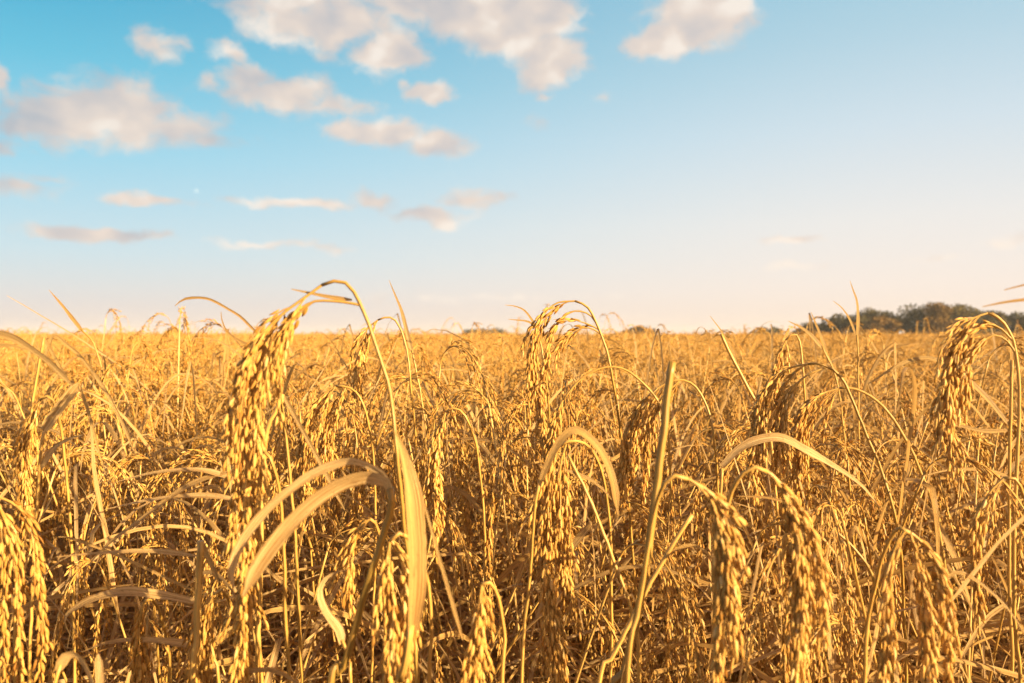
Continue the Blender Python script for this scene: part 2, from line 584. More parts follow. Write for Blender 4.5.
def panicle(path, nbr, tmpl, rng, tint0=0.55, blen=0.09, gs=1.0, one=True, spacing=0.0052, spread=0.35, sides=4, start=0.06, radius=0.0010):
    """A drooping head along path. Returns (rachis geo, [branch geos]); with one=True everything goes into the first."""
    main = Geo()
    tube(main, path, np.linspace(radius, 0.0005, len(path)), 5 if sides > 3 else 3, 0.5, STEM)
    t, B, C = frames(path)
    brs = []
    L = np.sum(np.linalg.norm(np.diff(path, axis=0), axis=1))
    for i in range(nbr):
        f = start + (0.93 - start) * (i / max(1, nbr - 1)) ** 1.05
        k = int(f * (len(path) - 1))
        a = i * 2.39996 + rng.uniform(-.5, .5)
        outv = B[k] * math.cos(a) + C[k] * math.sin(a)
        d0 = t[k] + outv * spread * rng.uniform(0.6, 1.3)
        bl = blen * (1.12 - 0.55 * f) * rng.uniform(0.8, 1.2)
        g = main if one else Geo()
        panicle_branch(g, path[k], d0, bl, tmpl, rng, tint0 + rng.normal(0, 0.06), gs, 1.0, sides, spacing)
        if bl > 0.05:                                # a side twig near the base of the branch
            panicle_branch(g, path[k], t[k] + outv * spread * 1.5 + rng.normal(0, .2, 3), bl * 0.55, tmpl, rng, tint0, gs, 1.0, sides, spacing)
        if not one:
            brs.append(g)
    # grains along the tip of the rachis itself
    k = int(0.55 * len(path))
    tip = path[k:]
    if len(tip) > 4:
        n = max(2, int(np.sum(np.linalg.norm(np.diff(tip, axis=0), axis=1)) / (spacing * 1.1)))
        ii = np.linspace(0, len(tip) - 1, n).astype(int)
        az = np.arange(n) * 2.4
        out = B[k:][ii] * np.cos(az)[:, None] + C[k:][ii] * np.sin(az)[:, None]
        A = nrm(t[k:][ii] + out * 0.3)
        add_grains(main, tmpl, tip[ii] + out * 0.001, A, np.cross(A, rng.normal(0, 1, (n, 3))), np.full(n, .0090) * gs, np.full(n, .0014) * gs,
                   np.full(n, .0010) * gs, np.clip(rng.normal(tint0, .16, n), 0, 1))
    return main, brs


# ------------------------------------------------------------------ objects
def tag(o, label=None, cat=None, group=None, kind=None):
    if label:
        o['label'] = label
    if cat:
        o['category'] = cat
    if group:
        o['group'] = group
    if kind:
        o['kind'] = kind
    return o


def empty(name, loc):
    o = bpy.data.objects.new(name, None)
    o.empty_display_size = 0.05
    COL.objects.link(o)
    o.location = loc
    return o


def link(name, me, parent=None, local=False):
    o = bpy.data.objects.new(name, me)
    COL.objects.link(o)
    if parent is not None:
        o.parent = parent
    return o


# ------------------------------------------------------------------ the setting
g = Geo()
NG = 60
ax = np.sign(np.linspace(-1, 1, NG)) * np.abs(np.linspace(-1, 1, NG)) ** 3 * 1500
gx, gy = np.meshgrid(ax, ax, indexing='ij')
gz = RNG.normal(0, 0.012, gx.shape) * (np.hypot(gx, gy) < 30)
v = np.stack([gx, gy, gz], -1).reshape(-1, 3)
i, j = np.meshgrid(np.arange(NG - 1), np.arange(NG - 1), indexing='ij')
g.add(v, [np.stack([i * NG + j, (i + 1) * NG + j, (i + 1) * NG + j + 1, i * NG + j + 1], -1).reshape(-1, 4)], np.zeros((len(v), 3)), 0)
tag(link('ground', g.mesh('ground', [soil_material()])), kind='structure')


# trees beyond the field
def tree_parts(rng, h, wd, nblob, nleaf, leaf=0.42):
    tr = Geo()
    tp = smooth_path([(0, 0, 0), (rng.normal(0, .15), rng.normal(0, .15), h * .3), (rng.normal(0, .3), rng.normal(0, .3), h * .62)], 0.4)
    tube(tr, tp, np.linspace(h * .035, h * .014, len(tp)), 8, .5, 0)
    cr = Geo()
    cents = []
    for k in range(nblob):
        a = rng.uniform(0, 6.283)
        z = rng.uniform(0.10, 0.90)
        rr = wd * 0.5 * math.sqrt(max(0.05, 1 - ((z - .45) / .55) ** 2)) * rng.uniform(.25, .85)
        c = np.array([math.cos(a) * rr, math.sin(a) * rr, h * z])
        cents.append(c)
        if k % 3 == 0:
            st = tp[int(len(tp) * min(.95, .35 + .5 * z))]
            lp = smooth_path([st, st + (c - st) * .4 + rng.normal(0, .15, 3), st + (c - st) * .75], 0.5)
            tube(tr, lp, np.linspace(h * .012, h * .004, len(lp)), 5, .5, 0)
    cents = np.array(cents)
    w_ = rng.uniform(.6, 1.4, nblob)
    w_ /= w_.sum()
    pick = rng.choice(nblob, nleaf, p=w_)
    rad = rng.uniform(.09, .17, nblob) * (h + wd) * .5 * 1.35
    d = nrm(rng.normal(0, 1, (nleaf, 3))) * (rng.random(nleaf) ** .45)[:, None]
    P = cents[pick] + d * rad[pick][:, None] * np.array([1.15, 1.15, .85])
    P[:, 2] = np.where(P[:, 2] < .3, rng.uniform(.3, h * .4, nleaf), P[:, 2])
    n1 = nrm(rng.normal(0, 1, (nleaf, 3)))
    n2 = nrm(np.cross(n1, rng.normal(0, 1, (nleaf, 3))))
    s = rng.uniform(.5, 1.2, nleaf)[:, None] * leaf
    V = np.stack([P - n1 * s, P + n2 * s * .6, P + n1 * s, P - n2 * s * .6], 1).reshape(-1, 3)
    tint = np.clip(rng.normal(.5, .2, nleaf) + (rng.normal(0, .2, nblob))[pick], 0, 1)
    a = np.zeros((nleaf, 4, 3))
    a[..., 2] = tint[:, None]
    cr.add(V, [np.arange(nleaf * 4).reshape(-1, 4)], a.reshape(-1, 3), 0)
    return tr, cr


M_BARK = bark_material()
M_GREEN = foliage_material('olive_foliage', (0.060, 0.054, 0.020), (0.11, 0.088, 0.030), (0.17, 0.125, 0.040))
M_RUST = foliage_material('rust_foliage', (0.085, 0.055, 0.018), (0.18, 0.105, 0.03), (0.30, 0.17, 0.045))
M_DARK = foliage_material('dark_foliage', (0.046, 0.044, 0.022), (0.082, 0.070, 0.030), (0.13, 0.102, 0.042))
trng = np.random.default_rng(11)
TREES = [  # px centre, top y, width px, distance, material, label
    (812, 325, 34, 240, M_DARK, 'low dark bushy tree at the left end of the tree row'),
    (838, 318, 40, 230, M_GREEN, 'small round olive tree just left of the first tall tree'),
    (868, 310, 46, 222, M_GREEN, 'tall olive tree rising left of the gap in the tree row'),
    (880, 320, 30, 205, M_RUST, 'short brown bush in front of the tall olive tree'),
    (905, 315, 24, 228, M_DARK, 'thin loose tree with sky showing through its crown'),
    (927, 309, 44, 215, M_DARK, 'broad dark tree right of the gap in the tree row'),
    (938, 308, 30, 208, M_RUST, 'rust brown autumn tree in the middle of the row'),
    (965, 309, 44, 216, M_GREEN, 'wide olive tree behind the arching rice head on the right'),
    (990, 315, 34, 226, M_GREEN, 'olive tree sloping down right of the wide one'),
    (1012, 317, 34, 232, M_DARK, 'dark tree at the right edge of the row by the frame'),
    (1032, 318, 34, 228, M_DARK, 'dark tree cut off by the right edge of the picture'),
    (638, 329.5, 30, 330, M_RUST, 'lone brown bush on the horizon right of the centre rice head'),
    (482, 333.4, 46, 420, M_DARK, 'low dark bush on the horizon left of the centre rice head'),
    (175, 332, 16, 380, M_DARK, 'tiny dark bush on the left horizon'),
    (770, 330.5, 30, 300, M_DARK, 'low dark bush on the horizon before the tree row begins'),
]
for (px, ty, wpx, D, m, lab) in TREES:
    h = (CAM_H + (HORIZON - ty) / FPX * D) * 1.14
    wd = wpx / FPX * D * 1.3
    tr, cr = tree_parts(trng, h, wd, 26 if wpx > 28 else 16, 5200 if wpx > 28 else 3000, 0.36 * D / 220)
    bush = 'bush' in lab and 'tree at' not in lab
    root = empty('bush' if bush else 'tree', ((px - 512) / FPX * D, D, 0))
    tag(root, lab, 'bush' if bush else 'tree', 'trees beyond the field')
    link('trunk', tr.mesh('trunk', [M_BARK]), root)
    link('crown', cr.mesh('crown', [m]), root)

# the day moon, lit by the sun itself
bpy.ops.mesh.primitive_uv_sphere_add(segments=48, ring_count=24, radius=1)
moon = bpy.context.active_object
moon.name = 'moon'
MD = 9000.0
moon.scale = (2.5 / FPX * MD,) * 3
moon.location = ((197 - 512) / FPX * MD, MD, CAM_H + (HORIZON - 191) / FPX * MD)
for p in moon.data.polygons:
    p.use_smooth = True
mm, t, out, _, _ = material('moon_dust')
tr = t.new('ShaderNodeBsdfTransparent')
df = t.new('ShaderNodeBsdfDiffuse')
tcn = t.new('ShaderNodeTexCoord')
mn = t.noise(tcn.outputs['Object'], 2.2, 5, .6)
t.l.new(t.ramp(mn.outputs['Fac'], [(.35, (.01, .01, .01)), (.65, (.030, .030, .030))]), df.inputs['Color'])
ad = t.new('ShaderNodeAddShader')
t.l.new(tr.outputs[0], ad.inputs[0])
t.l.new(df.outputs[0], ad.inputs[1])
t.l.new(ad.outputs[0], out.inputs['Surface'])
moon.data.materials.append(mm)
tag(moon, 'faint small day moon in the blue sky above the left field', 'moon')


# ------------------------------------------------------------------ rice plants of the field
def sim_leaf(rng, start, d0, length, sag, kink=None, n=16):
    step = length / n
    p, d = np.array(start, float), nrm(d0)
    pts = [p.copy()]
    for i in range(n):
        d = nrm(d + np.array([0, 0, -1.0]) * sag * (i / n) + rng.normal(0, .035, 3))
        if kink is not None and i == int(kink * n):
            hd = nrm(np.array([d[0], d[1], 0]) + rng.normal(0, .3, 3) * np.array([1, 1, 0]))
            d = nrm(hd * rng.uniform(.25, .9) + np.array([0, 0, -1.0]))
        p = p + d * step
        pts.append(p.copy())
    return np.array(pts)


def leaf_geo(rng, pts, half, tint, cols=5, twist=0.0, fold=.3):
    n = len(pts)
    s = np.linspace(0, 1, n)
    wid = half * np.minimum(1, .45 + s * 3.0) * np.clip((1 - s) * 2.2, 0.0, 1) ** .7 + 0.0003
    g = Geo()
    ribbon(g, pts, wid, roll=rng.uniform(-.6, .6) + twist * s, tint=tint, fold=fold, cols=cols, wave=.10)
    return g


def make_stalk(rng, tmpl, quality):
    """One tiller, standing at the origin and leaning toward +x: stem, panicle and leaf geometry."""
    H = rng.normal(.97, .045)
    lean0, lean1 = rng.uniform(.0, .10), rng.uniform(.12, .50)
    PL = rng.uniform(.24, .33)
    droop = rng.uniform(2.75, 3.12)
    n = 40
    th_end = lean1
    SL = H - .02
    p = np.array([0, 0, 0.0])
    pts = [p.copy()]
    yaw = rng.normal(0, .12)
    for i in range(n):
        s = i / n
        th = lean0 + (th_end - lean0) * s ** 1.8
        p = p + np.array([math.sin(th) * math.cos(yaw * s), math.sin(th) * math.sin(yaw * s), math.cos(th)]) * SL / n
        pts.append(p.copy())
    stem_p = np.array(pts)
    pp = [p.copy()]
    m = 34
    for i in range(m):
        s = (i + .5) / m
        th = th_end + (droop - th_end) * (1 - (1 - s) ** 4.0)
        p = p + np.array([math.sin(th) * math.cos(yaw), math.sin(th) * math.sin(yaw), math.cos(th)]) * PL / m
        pp.append(p.copy())
    pan_p = np.array(pp)
    st = Geo()
    sides = 7 if quality > 1 else (5 if quality else 3)
    sp = stem_p if quality else stem_p[::4]
    rad = np.linspace(.0024, .0011, len(sp))
    tint = float(np.clip(rng.normal(.60, .26), 0, 1))
    tube(st, sp, rad, sides, tint, STEM)
    if quality:
        for hgt in (.32, .58):                      # nodes of the culm
            k = int(hgt * len(sp))
            tube(st, sp[k - 1:k + 2], [.0021, .0031, .0021], sides, max(0, tint - .35), STEM, cap=False)
    nb = [6, 8, 12][quality]
    gsz = [1.12, .93, 1.0][quality]
    pan, brs = panicle(pan_p, nb, tmpl, rng, float(np.clip(rng.normal(.55, .12), .25, .85)), rng.uniform(.06, .095), gsz, True,
                       [.0064, .0048, .0052][quality], rng.uniform(.08, .20), [3, 3, 4][quality])
    leaves = []
    for k, hf in enumerate((.30, .48, .66, .84, .93)):
        if (k == 0 and rng.random() < .3) or (k >= 3 and rng.random() < .5):
            continue
        i = int(hf * n)
        a = rng.uniform(0, 6.283)
        up = rng.uniform(.6, 3.2)
        d0 = np.array([math.cos(a), math.sin(a), up])
        ln = rng.uniform(.24, .52) * (1 if hf < .6 else .68)
        kink = rng.uniform(.25, .7) if rng.random() < .35 else None
        lp = sim_leaf(rng, stem_p[i], d0, ln, rng.uniform(.20, .60), kink, [9, 14, 18][quality])
        leaves.append(leaf_geo(rng, lp, rng.uniform(.0014, .0034), float(np.clip(rng.normal(.55, .22), 0, 1)), [3, 3, 5][quality], rng.normal(0, 1.4)))
    for k in range([5, 9, 3][quality]):                 # thin dead blades and bent straws crossing in the crop
        i = int(rng.uniform(.30, .86) * n)
        a = rng.uniform(0, 6.283)
        d0 = np.array([math.cos(a), math.sin(a), rng.uniform(.2, 4.5) if i < .62 * n else rng.uniform(-.6, .8)])
        ln = rng.uniform(.18, .46)
        lp = sim_leaf(rng, stem_p[i] - d0 * .05 * rng.random(), d0, ln, rng.uniform(.0, .10), rng.uniform(.3, .8) if rng.random() < .5 else None, [8, 14, 18][quality])
        leaves.append(leaf_geo(rng, lp, rng.uniform(.0010, .0028), float(np.clip(rng.normal(.68, .27), 0, 1)), 3, rng.normal(0, .5), .5))
    return st, pan, leaves


srng = np.random.default_rng(21)
NEAR = [make_stalk(srng, G_MID, 1) for _ in range(14)]
LOW = [make_stalk(srng, G_LOW, 0) for _ in range(12)]
NEAR_ME = [(s.mesh('stem'), p.mesh('panicle'), [l.mesh('leaf') for l in ls]) for (s, p, ls) in NEAR]


def tiller_mtx(rng, k, n, spread=.045, tilt=.16):
    a = 6.283 * k / n + rng.uniform(-.5, .5)
    r = spread * math.sqrt(rng.uniform(.1, 1))
    return (Matrix.Translation((math.cos(a) * r, math.sin(a) * r, 0)) @ Matrix.Rotation(a + rng.normal(0, .7), 4, 'Z')
            @ Matrix.Rotation(abs(rng.normal(0, tilt)), 4, 'Y') @ Matrix.Scale(rng.uniform(.93, 1.05), 4))


HILL_ME = []
for q in range(7):
    g = Geo()
    nt = 11
    for k in range(nt):
        st, pan, lv = LOW[srng.integers(len(LOW))]
        m = tiller_mtx(srng, k, nt)
        dt = float(srng.normal(0, .07))
        g.add_geo(st, m, dt)
        g.add_geo(pan, m, dt)
        for l in lv:
            g.add_geo(l, m, float(srng.normal(0, .12)))
    HILL_ME.append(g.mesh('rice_plant'))

# plants stand on a jittered grid; the nearest in view are things, the rest one mass
prng = np.random.default_rng(5)
SP = .195
spots = []
for iy in range(-18, 88):
    for ix in range(-100, 120):
        x = ix * SP + (iy % 2) * SP * .5 + prng.normal(0, .04)
        y = iy * SP + prng.normal(0, .04)
        spots.append((x, y))
spots = np.array(spots)
half = 512 / FPX
in_view = (spots[:, 1] > .78) & (np.abs(spots[:, 0]) < spots[:, 1] * half + .16)
vis = spots[in_view]
vis = vis[np.argsort(np.hypot(vis[:, 0], vis[:, 1]))]
N_PARTS, N_THINGS = 72, 295


def plant_scale(x, y):
    d = math.hypot(x, y)
    return float(np.interp(d, [.75, 1.1, 1.7, 3.0, 6.0], [.92, .985, 1.022, 1.018, .988]))


GRP = 'rice plants of the standing crop'
for k, (x, y) in enumerate(vis[:N_THINGS]):
    s = plant_scale(x, y) * prng.uniform(.94, 1.045)
    rz = prng.uniform(0, 6.283)
    if k < N_PARTS:
        root = empty('rice_plant', (x, y, 0))
        nt = 9
        for q in range(nt):
            st, pan, lv = NEAR_ME[prng.integers(len(NEAR_ME))]
            so = link('stem', st, root)
            so.matrix_local = tiller_mtx(prng, q, nt)
            link('panicle', pan, so)
            for l in lv:
                link('leaf', l, so)
        lab = 'clump of ripe golden rice stalks among the nearest of the standing crop'
        grp = 'nearest rice plants of the standing crop'
    else:
        root = link('rice_plant', HILL_ME[k % len(HILL_ME)])
        root.location = (x, y, 0)
        lab = 'clump of ripe golden rice with hanging heads in the middle of the field'
        grp = GRP
    root.rotation_euler = (0, 0, rz)
    root.scale = (s, s, s * prng.uniform(.97, 1.03))
    tag(root, lab, 'rice plant', grp)

# the mass of the crop behind, and beside the viewpoint where it throws its shade
pts = [vis[N_THINGS:]]
rest = spots[~in_view]
keep = (np.hypot(rest[:, 0], rest[:, 1]) > 1.5) & (rest[:, 1] > -1.4) & ((rest[:, 1] < -.25) | (np.abs(rest[:, 0]) > np.maximum(rest[:, 1], 0) * half + .45))
pts.append(rest[keep])


def scatter(y0, y1, dens, sc):
    # evenly over the wedge in front
    n = int(dens * (y1 ** 2 - y0 ** 2) * .80)
    y = np.sqrt(prng.uniform(y0 ** 2, y1 ** 2, n))
    x = prng.uniform(-.80, .84, n) * y
    return np.stack([x, y], 1), np.full(n, sc)


scl = [prng.uniform(.90, 1.07, len(pts[0])), prng.uniform(.86, .96, len(pts[1]))]
y_end = 87 * SP
for (a, b, dn, s_) in ((y_end, 34, 16, .985), (34, 80, 5.0, 1.0), (80, 200, 1.0, 1.03), (200, 500, .16, 1.08)):
    q, s1 = scatter(a, b, dn, s_)
    pts.append(q)
    scl.append(s1 * prng.uniform(.92, 1.09, len(q)))
pts = np.concatenate(pts)
scl = np.concatenate(scl)
n = len(pts)
me = bpy.data.meshes.new('rice_crop')
me.vertices.add(n)
me.vertices.foreach_set('co', np.column_stack([pts, np.zeros(n)]).astype(np.float32).ravel())
dist = np.hypot(pts[:, 0], pts[:, 1])
wide = 1 + np.clip((dist - 30) / 60, 0, 2.5)
rot = np.zeros((n, 3))
rot[:, 2] = prng.uniform(0, 6.283, n)
tall = np.where(prng.random(n) < .06, prng.uniform(1.02, 1.12, n), 1.0)
sv = np.column_stack([scl * wide, scl * wide, scl * tall])
for nm, arr in (('rot', rot), ('scl', sv)):
    at = me.attributes.new(nm, 'FLOAT_VECTOR', 'POINT')
    at.data.foreach_set('vector', arr.astype(np.float32).ravel())
at = me.attributes.new('pick', 'INT', 'POINT')
at.data.foreach_set('value', prng.integers(0, len(HILL_ME), n).astype(np.int32))
crop = link('rice_crop', me)
tag(crop, 'sea of ripe golden rice reaching back to the horizon', 'rice crop', kind='stuff')

ng = bpy.data.node_groups.new('grow_crop', 'GeometryNodeTree')
ng.interface.new_socket('Geometry', in_out='INPUT', socket_type='NodeSocketGeometry')
ng.interface.new_socket('Geometry', in_out='OUTPUT', socket_type='NodeSocketGeometry')
gi, go = ng.nodes.new('NodeGroupInput'), ng.nodes.new('NodeGroupOutput')
jn = ng.nodes.new('GeometryNodeJoinGeometry')
srcs = []
for k in range(len(HILL_ME)):
    srcs.append(next(o for o in SC.objects if o.data == HILL_ME[k]))
for o in reversed(srcs):
    oi = ng.nodes.new('GeometryNodeObjectInfo')
    oi.transform_space = 'ORIGINAL'
    oi.inputs['Object'].default_value = o
    oi.inputs['As Instance'].default_value = True
    ng.links.new(oi.outputs['Geometry'], jn.inputs[0])
ip = ng.nodes.new('GeometryNodeInstanceOnPoints')
ip.inputs['Pick Instance'].default_value = True
ng.links.new(gi.outputs[0], ip.inputs['Points'])
ng.links.new(jn.outputs[0], ip.inputs['Instance'])
for nm, sock, ty in (('rot', 'Rotation', 'FLOAT_VECTOR'), ('scl', 'Scale', 'FLOAT_VECTOR'), ('pick', 'Instance Index', 'INT')):
    na = ng.nodes.new('GeometryNodeInputNamedAttribute')
    na.data_type = ty
    na.inputs['Name'].default_value = nm
    ng.links.new([q for q in na.outputs if q.enabled and q.name == 'Attribute'][0], ip.inputs[sock])
ng.links.new(ip.outputs[0], go.inputs[0])
md = crop.modifiers.new('grow_crop', 'NODES')
md.node_group = ng


# ------------------------------------------------------------------ the stalks in the foreground
cp, sp_ = math.cos(PITCH), math.sin(PITCH)


def at(px, py, d):
    """The point seen at (px, py) at the distance d along the view axis."""
    x = (px - 512) / FPX * d
    up = -(py - 341.5) / FPX * d
    return np.array([x, d * cp + up * sp_, CAM_H + up * cp - d * sp_])


def pix_path(pts, d, step=.006):
    """pts: (px, py[, depth offset])."""
    return smooth_path([at(p[0], p[1], d + (p[2] if len(p) > 2 else 0)) for p in pts], step)


hrng = np.random.default_rng(33)


def hero(label, d, stem=None, heads=(), leaves=(), r=(.0024, .0012), tint=.5, base=None, name='rice_stalk', cat='rice stalk', cut=False):
    """stem: pixels from the lowest point in view upward. heads: dicts with path. leaves: dicts with path and width in pixels."""
    first = at(stem[0][0], stem[0][1], d + (stem[0][2] if len(stem[0]) > 2 else 0))
    second = at(stem[1][0], stem[1][1], d + (stem[1][2] if len(stem[1]) > 2 else 0))
    if base is None:
        slope = (first - second) / max(.02, abs(first[2] - second[2]))
        bx = first[0] + float(np.clip(slope[0], -.5, .5)) * first[2] * .45
        by = max(first[1] + .05 + hrng.uniform(0, .1), .38)
    else:
        bx, by = base
    root = empty(name, (bx, by, 0))
    off = np.array([bx, by, 0])
    low = np.array([bx, by, 0.0])
    mid = low * .45 + first * .55 + np.array([0, 0, 0])
    body = [low, np.array([low[0] * .8 + mid[0] * .2, low[1], first[2] * .25]), mid * .5 + np.array([first[0], first[1], first[2] * .8]) * .5]
    up = [at(p[0], p[1], d + (p[2] if len(p) > 2 else 0)) for p in stem]
    path = smooth_path(body + up, .008) - off
    wob = np.cumsum(hrng.normal(0, .0003, (len(path), 3)), 0)
    path = path + (wob - np.linspace(0, 1, len(path))[:, None] * wob[-1]) * .8
    g = Geo()
    sidesn = 8
    tube(g, path, np.linspace(r[0], r[1], len(path)), sidesn, tint, STEM)
    for hgt in (.33, .62):
        k = int(hgt * len(path))
        tube(g, path[k - 1:k + 2], np.array([.95, 1.35, .95]) * r[0], sidesn, max(0, tint - .3), STEM, cap=False)
    so = link('stem', g.mesh('stem'), root)
    for h in heads:
        pp = pix_path(h['p'], d) - off
        main, brs = panicle(pp, h.get('n', 11), G_HI, hrng, h.get('tint', .58), h.get('bl', .095) * .85, h.get('gs', 1.0), False, h.get('sp', .0037),
                            h.get('spread', .30) * .7, 5, h.get('start', .05))
        po = link('panicle', main.mesh('panicle'), root)
        for b in brs:
            link('branch', b.mesh('branch'), po)
    for l in leaves:
        lp = pix_path(l['p'], d + l.get('dd', 0), .005) - off
        n = len(lp)
        s = np.linspace(0, 1, n)
        hw = l['w'] * .5 / FPX * d
        prof = l.get('prof', 'blade')
        if prof == 'blade':
            wid = hw * np.minimum(1, .5 + s * 2.2) * np.clip((1 - s) * 2.0, 0, 1) ** .65 + .0003
        elif prof == 'lance':
            wid = hw * np.minimum(1, .5 + s * 2.5) * np.clip((1 - s) * 3.2, 0, 1) ** .8 + .0004
        elif prof == 'even':
            wid = hw * np.minimum(1, .6 + s * 4) * np.clip((1 - s) * 9, .25, 1)
        else:                                             # 'tip': long taper
            wid = hw * (1 - s) ** .8 * np.minimum(1, .25 + s * 4) + .00025
        roll = l.get('roll', 0.0) + l.get('twist', 0.0) * s
        g = Geo()
        ribbon(g, lp, wid, roll, l.get('tint', .6), l.get('fold', .22), True, 7, l.get('wave', .08))
        link('leaf', g.mesh('leaf'), root)
    tag(root, label, cat)
    return root


# big head on the left, its stem rising behind it on the right and arching over
hero('big arching rice head on the left, tallest against the sky', .53,
     [(418, 690, .03), (408, 560, .02), (398, 470), (393, 424), (387, 384), (372, 336), (360, 305), (350, 288), (338, 281), (322, 285)],
     [dict(p=[(322, 285), (304, 298), (280, 316), (260, 338), (246, 372), (240, 408), (243, 450), (247, 500), (246, 560), (242, 610), (240, 665)], n=20, bl=.10, spread=.28, tint=.56, gs=.92),
      dict(p=[(360, 305), (350, 303), (332, 301), (312, 302), (292, 316), (272, 344), (262, 380), (258, 430), (262, 480)], n=10, bl=.075, spread=.24, tint=.55, start=.22, gs=.92)],
     [dict(p=[(352, 300, .004), (330, 297, .004), (310, 293, .004), (291, 289, .004)], w=4.5, prof='tip', tint=.4)], tint=.25)
hero('slender rice head in the centre, arching left against the sky', .84,
     [(640, 690, .1), (632, 560, .08), (622, 440, .04), (612, 374), (607, 350), (600, 330), (591, 311), (583, 304), (575, 301)],
     [dict(p=[(575, 301), (557, 303), (543, 315), (536, 332), (534, 356), (537, 380), (541, 402), (544, 430), (547, 470)], n=12, bl=.10, spread=.22, tint=.5),
      dict(p=[(598, 326), (590, 315), (578, 311), (566, 314), (556, 326), (549, 345), (546, 370)], n=5, bl=.06, spread=.22, tint=.55, start=.35),
      dict(p=[(600, 330), (588, 324), (578, 321), (571, 318)], n=3, bl=.035, spread=.3, tint=.5, start=.3),
      dict(p=[(604, 336), (590, 328), (576, 330), (565, 338), (557, 352)], n=4, bl=.045, spread=.3, tint=.5, start=.4)], tint=.42)
hero('arching rice head by the right edge in front of the trees', .66,
     [(1018, 690, .02), (1012, 600), (1015, 470), (1018, 380), (1014, 344), (1005, 324), (996, 316), (988, 313)],
     [dict(p=[(988, 313), (972, 319), (962, 336), (953, 358), (947, 386), (948, 412), (952, 445)], n=12, bl=.085, spread=.34, tint=.6),
      dict(p=[(1016, 354), (1008, 342), (996, 335), (984, 340), (974, 352), (968, 372), (966, 400)], n=6, bl=.06, spread=.3, tint=.58, start=.3),
      dict(p=[(1012, 340), (1000, 328), (985, 324), (972, 334), (966, 352)], n=5, bl=.06, spread=.35, tint=.6, start=.3)], tint=.62)
hero('thick golden head hanging in the lower centre left of the stick', .66,
     [(612, 690, .08), (614, 600, .07), (611, 520, .05), (602, 470, .03), (588, 447, .01), (572, 441), (560, 446)],
     [dict(p=[(560, 446), (551, 464), (548, 494), (548, 540), (551, 590), (556, 640), (560, 690)], n=16, bl=.10, spread=.34, tint=.5),
      dict(p=[(566, 444), (560, 470), (562, 520), (566, 560), (572, 600)], n=9, bl=.085, spread=.3, tint=.52)], tint=.55)
hero('drooping head bending right just right of the cut stick', .46,
     [(628, 690, .02), (640, 610, .02), (650, 540, .015), (656, 505, .01), (664, 484), (676, 476), (688, 479)],
     [dict(p=[(688, 479), (704, 490), (714, 510), (720, 536), (724, 570), (722, 610), (718, 650), (714, 690)], n=17, bl=.075, spread=.20, tint=.60, gs=.92),
      dict(p=[(690, 480), (712, 496), (724, 525), (731, 560), (735, 600), (738, 640)], n=10, bl=.05, spread=.18, tint=.64, gs=.92)], tint=.5)
hero('plump golden head drooping right of the centre at bottom', .48,
     [(716, 690, .03), (716, 610, .03), (722, 540, .02), (732, 492, .01), (744, 472), (758, 467), (768, 472)],
     [dict(p=[(768, 472), (780, 487), (790, 508), (797, 535), (801, 575), (801, 620), (797, 660), (793, 700)], n=18, bl=.08, spread=.20, tint=.62, gs=.93),
      dict(p=[(770, 473), (792, 496), (808, 525), (818, 560), (822, 600), (823, 640)], n=10, bl=.055, spread=.18, tint=.66, gs=.93)], tint=.6)
hero('forked hanging head with a knotted neck low on the right', .50,
     [(862, 690, .04), (868, 620, .04), (880, 560, .02), (893, 534, .01), (902, 528), (910, 533)],
     [dict(p=[(905, 531), (896, 546), (891, 570), (889, 610), (886, 650), (882, 700)], n=11, bl=.06, spread=.18, tint=.6, gs=.96),
      dict(p=[(910, 533), (916, 556), (922, 590), (924, 630), (924, 690)], n=10, bl=.06, spread=.2, tint=.64, gs=.96),
      dict(p=[(911, 533), (926, 547), (938, 570), (945, 605), (948, 650), (946, 700)], n=10, bl=.06, spread=.16, tint=.64, gs=.96)], tint=.55)
hero('loose head with long strands filling the lower left corner', .56,  # grain tints lowered to stand in for the shade on this head
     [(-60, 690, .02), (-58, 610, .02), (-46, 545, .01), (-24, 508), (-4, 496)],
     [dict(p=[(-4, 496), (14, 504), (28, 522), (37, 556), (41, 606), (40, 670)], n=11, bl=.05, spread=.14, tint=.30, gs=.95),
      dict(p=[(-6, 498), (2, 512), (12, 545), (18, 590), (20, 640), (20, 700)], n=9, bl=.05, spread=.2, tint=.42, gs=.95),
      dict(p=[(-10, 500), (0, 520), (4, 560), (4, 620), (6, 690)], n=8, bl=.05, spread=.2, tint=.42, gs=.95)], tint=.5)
hero('full head hanging under the broad upright leaf', .49,
     [(430, 700, .03), (432, 630, .03), (424, 570, .02), (410, 540, .01), (398, 533), (390, 541)],
     [dict(p=[(390, 541), (388, 560), (392, 590), (394, 620), (390, 655), (386, 700)], n=14, bl=.07, spread=.26, tint=.62, gs=.96),
      dict(p=[(392, 541), (402, 560), (406, 590), (408, 630), (404, 690)], n=9, bl=.06, spread=.2, tint=.66, gs=.96)], tint=.6)
hero('short pointed head at the bottom between upright leaf and stick', .50,
     [(500, 700, .02), (503, 640, .02), (497, 596, .01), (488, 580), (482, 584)],
     [dict(p=[(482, 584), (479, 605), (476, 635), (474, 665), (474, 710)], n=13, bl=.075, spread=.2, tint=.58, gs=.95)], tint=.6)
hero('small curved head hanging by itself at the right side', .62,
     [(1040, 690, .03), (1036, 600, .02), (1030, 520, .01), (1018, 482), (1004, 478)],
     [dict(p=[(1004, 478), (990, 492), (982, 512), (978, 540), (977, 575), (980, 612)], n=10, bl=.05, spread=.16, tint=.56)], tint=.5)
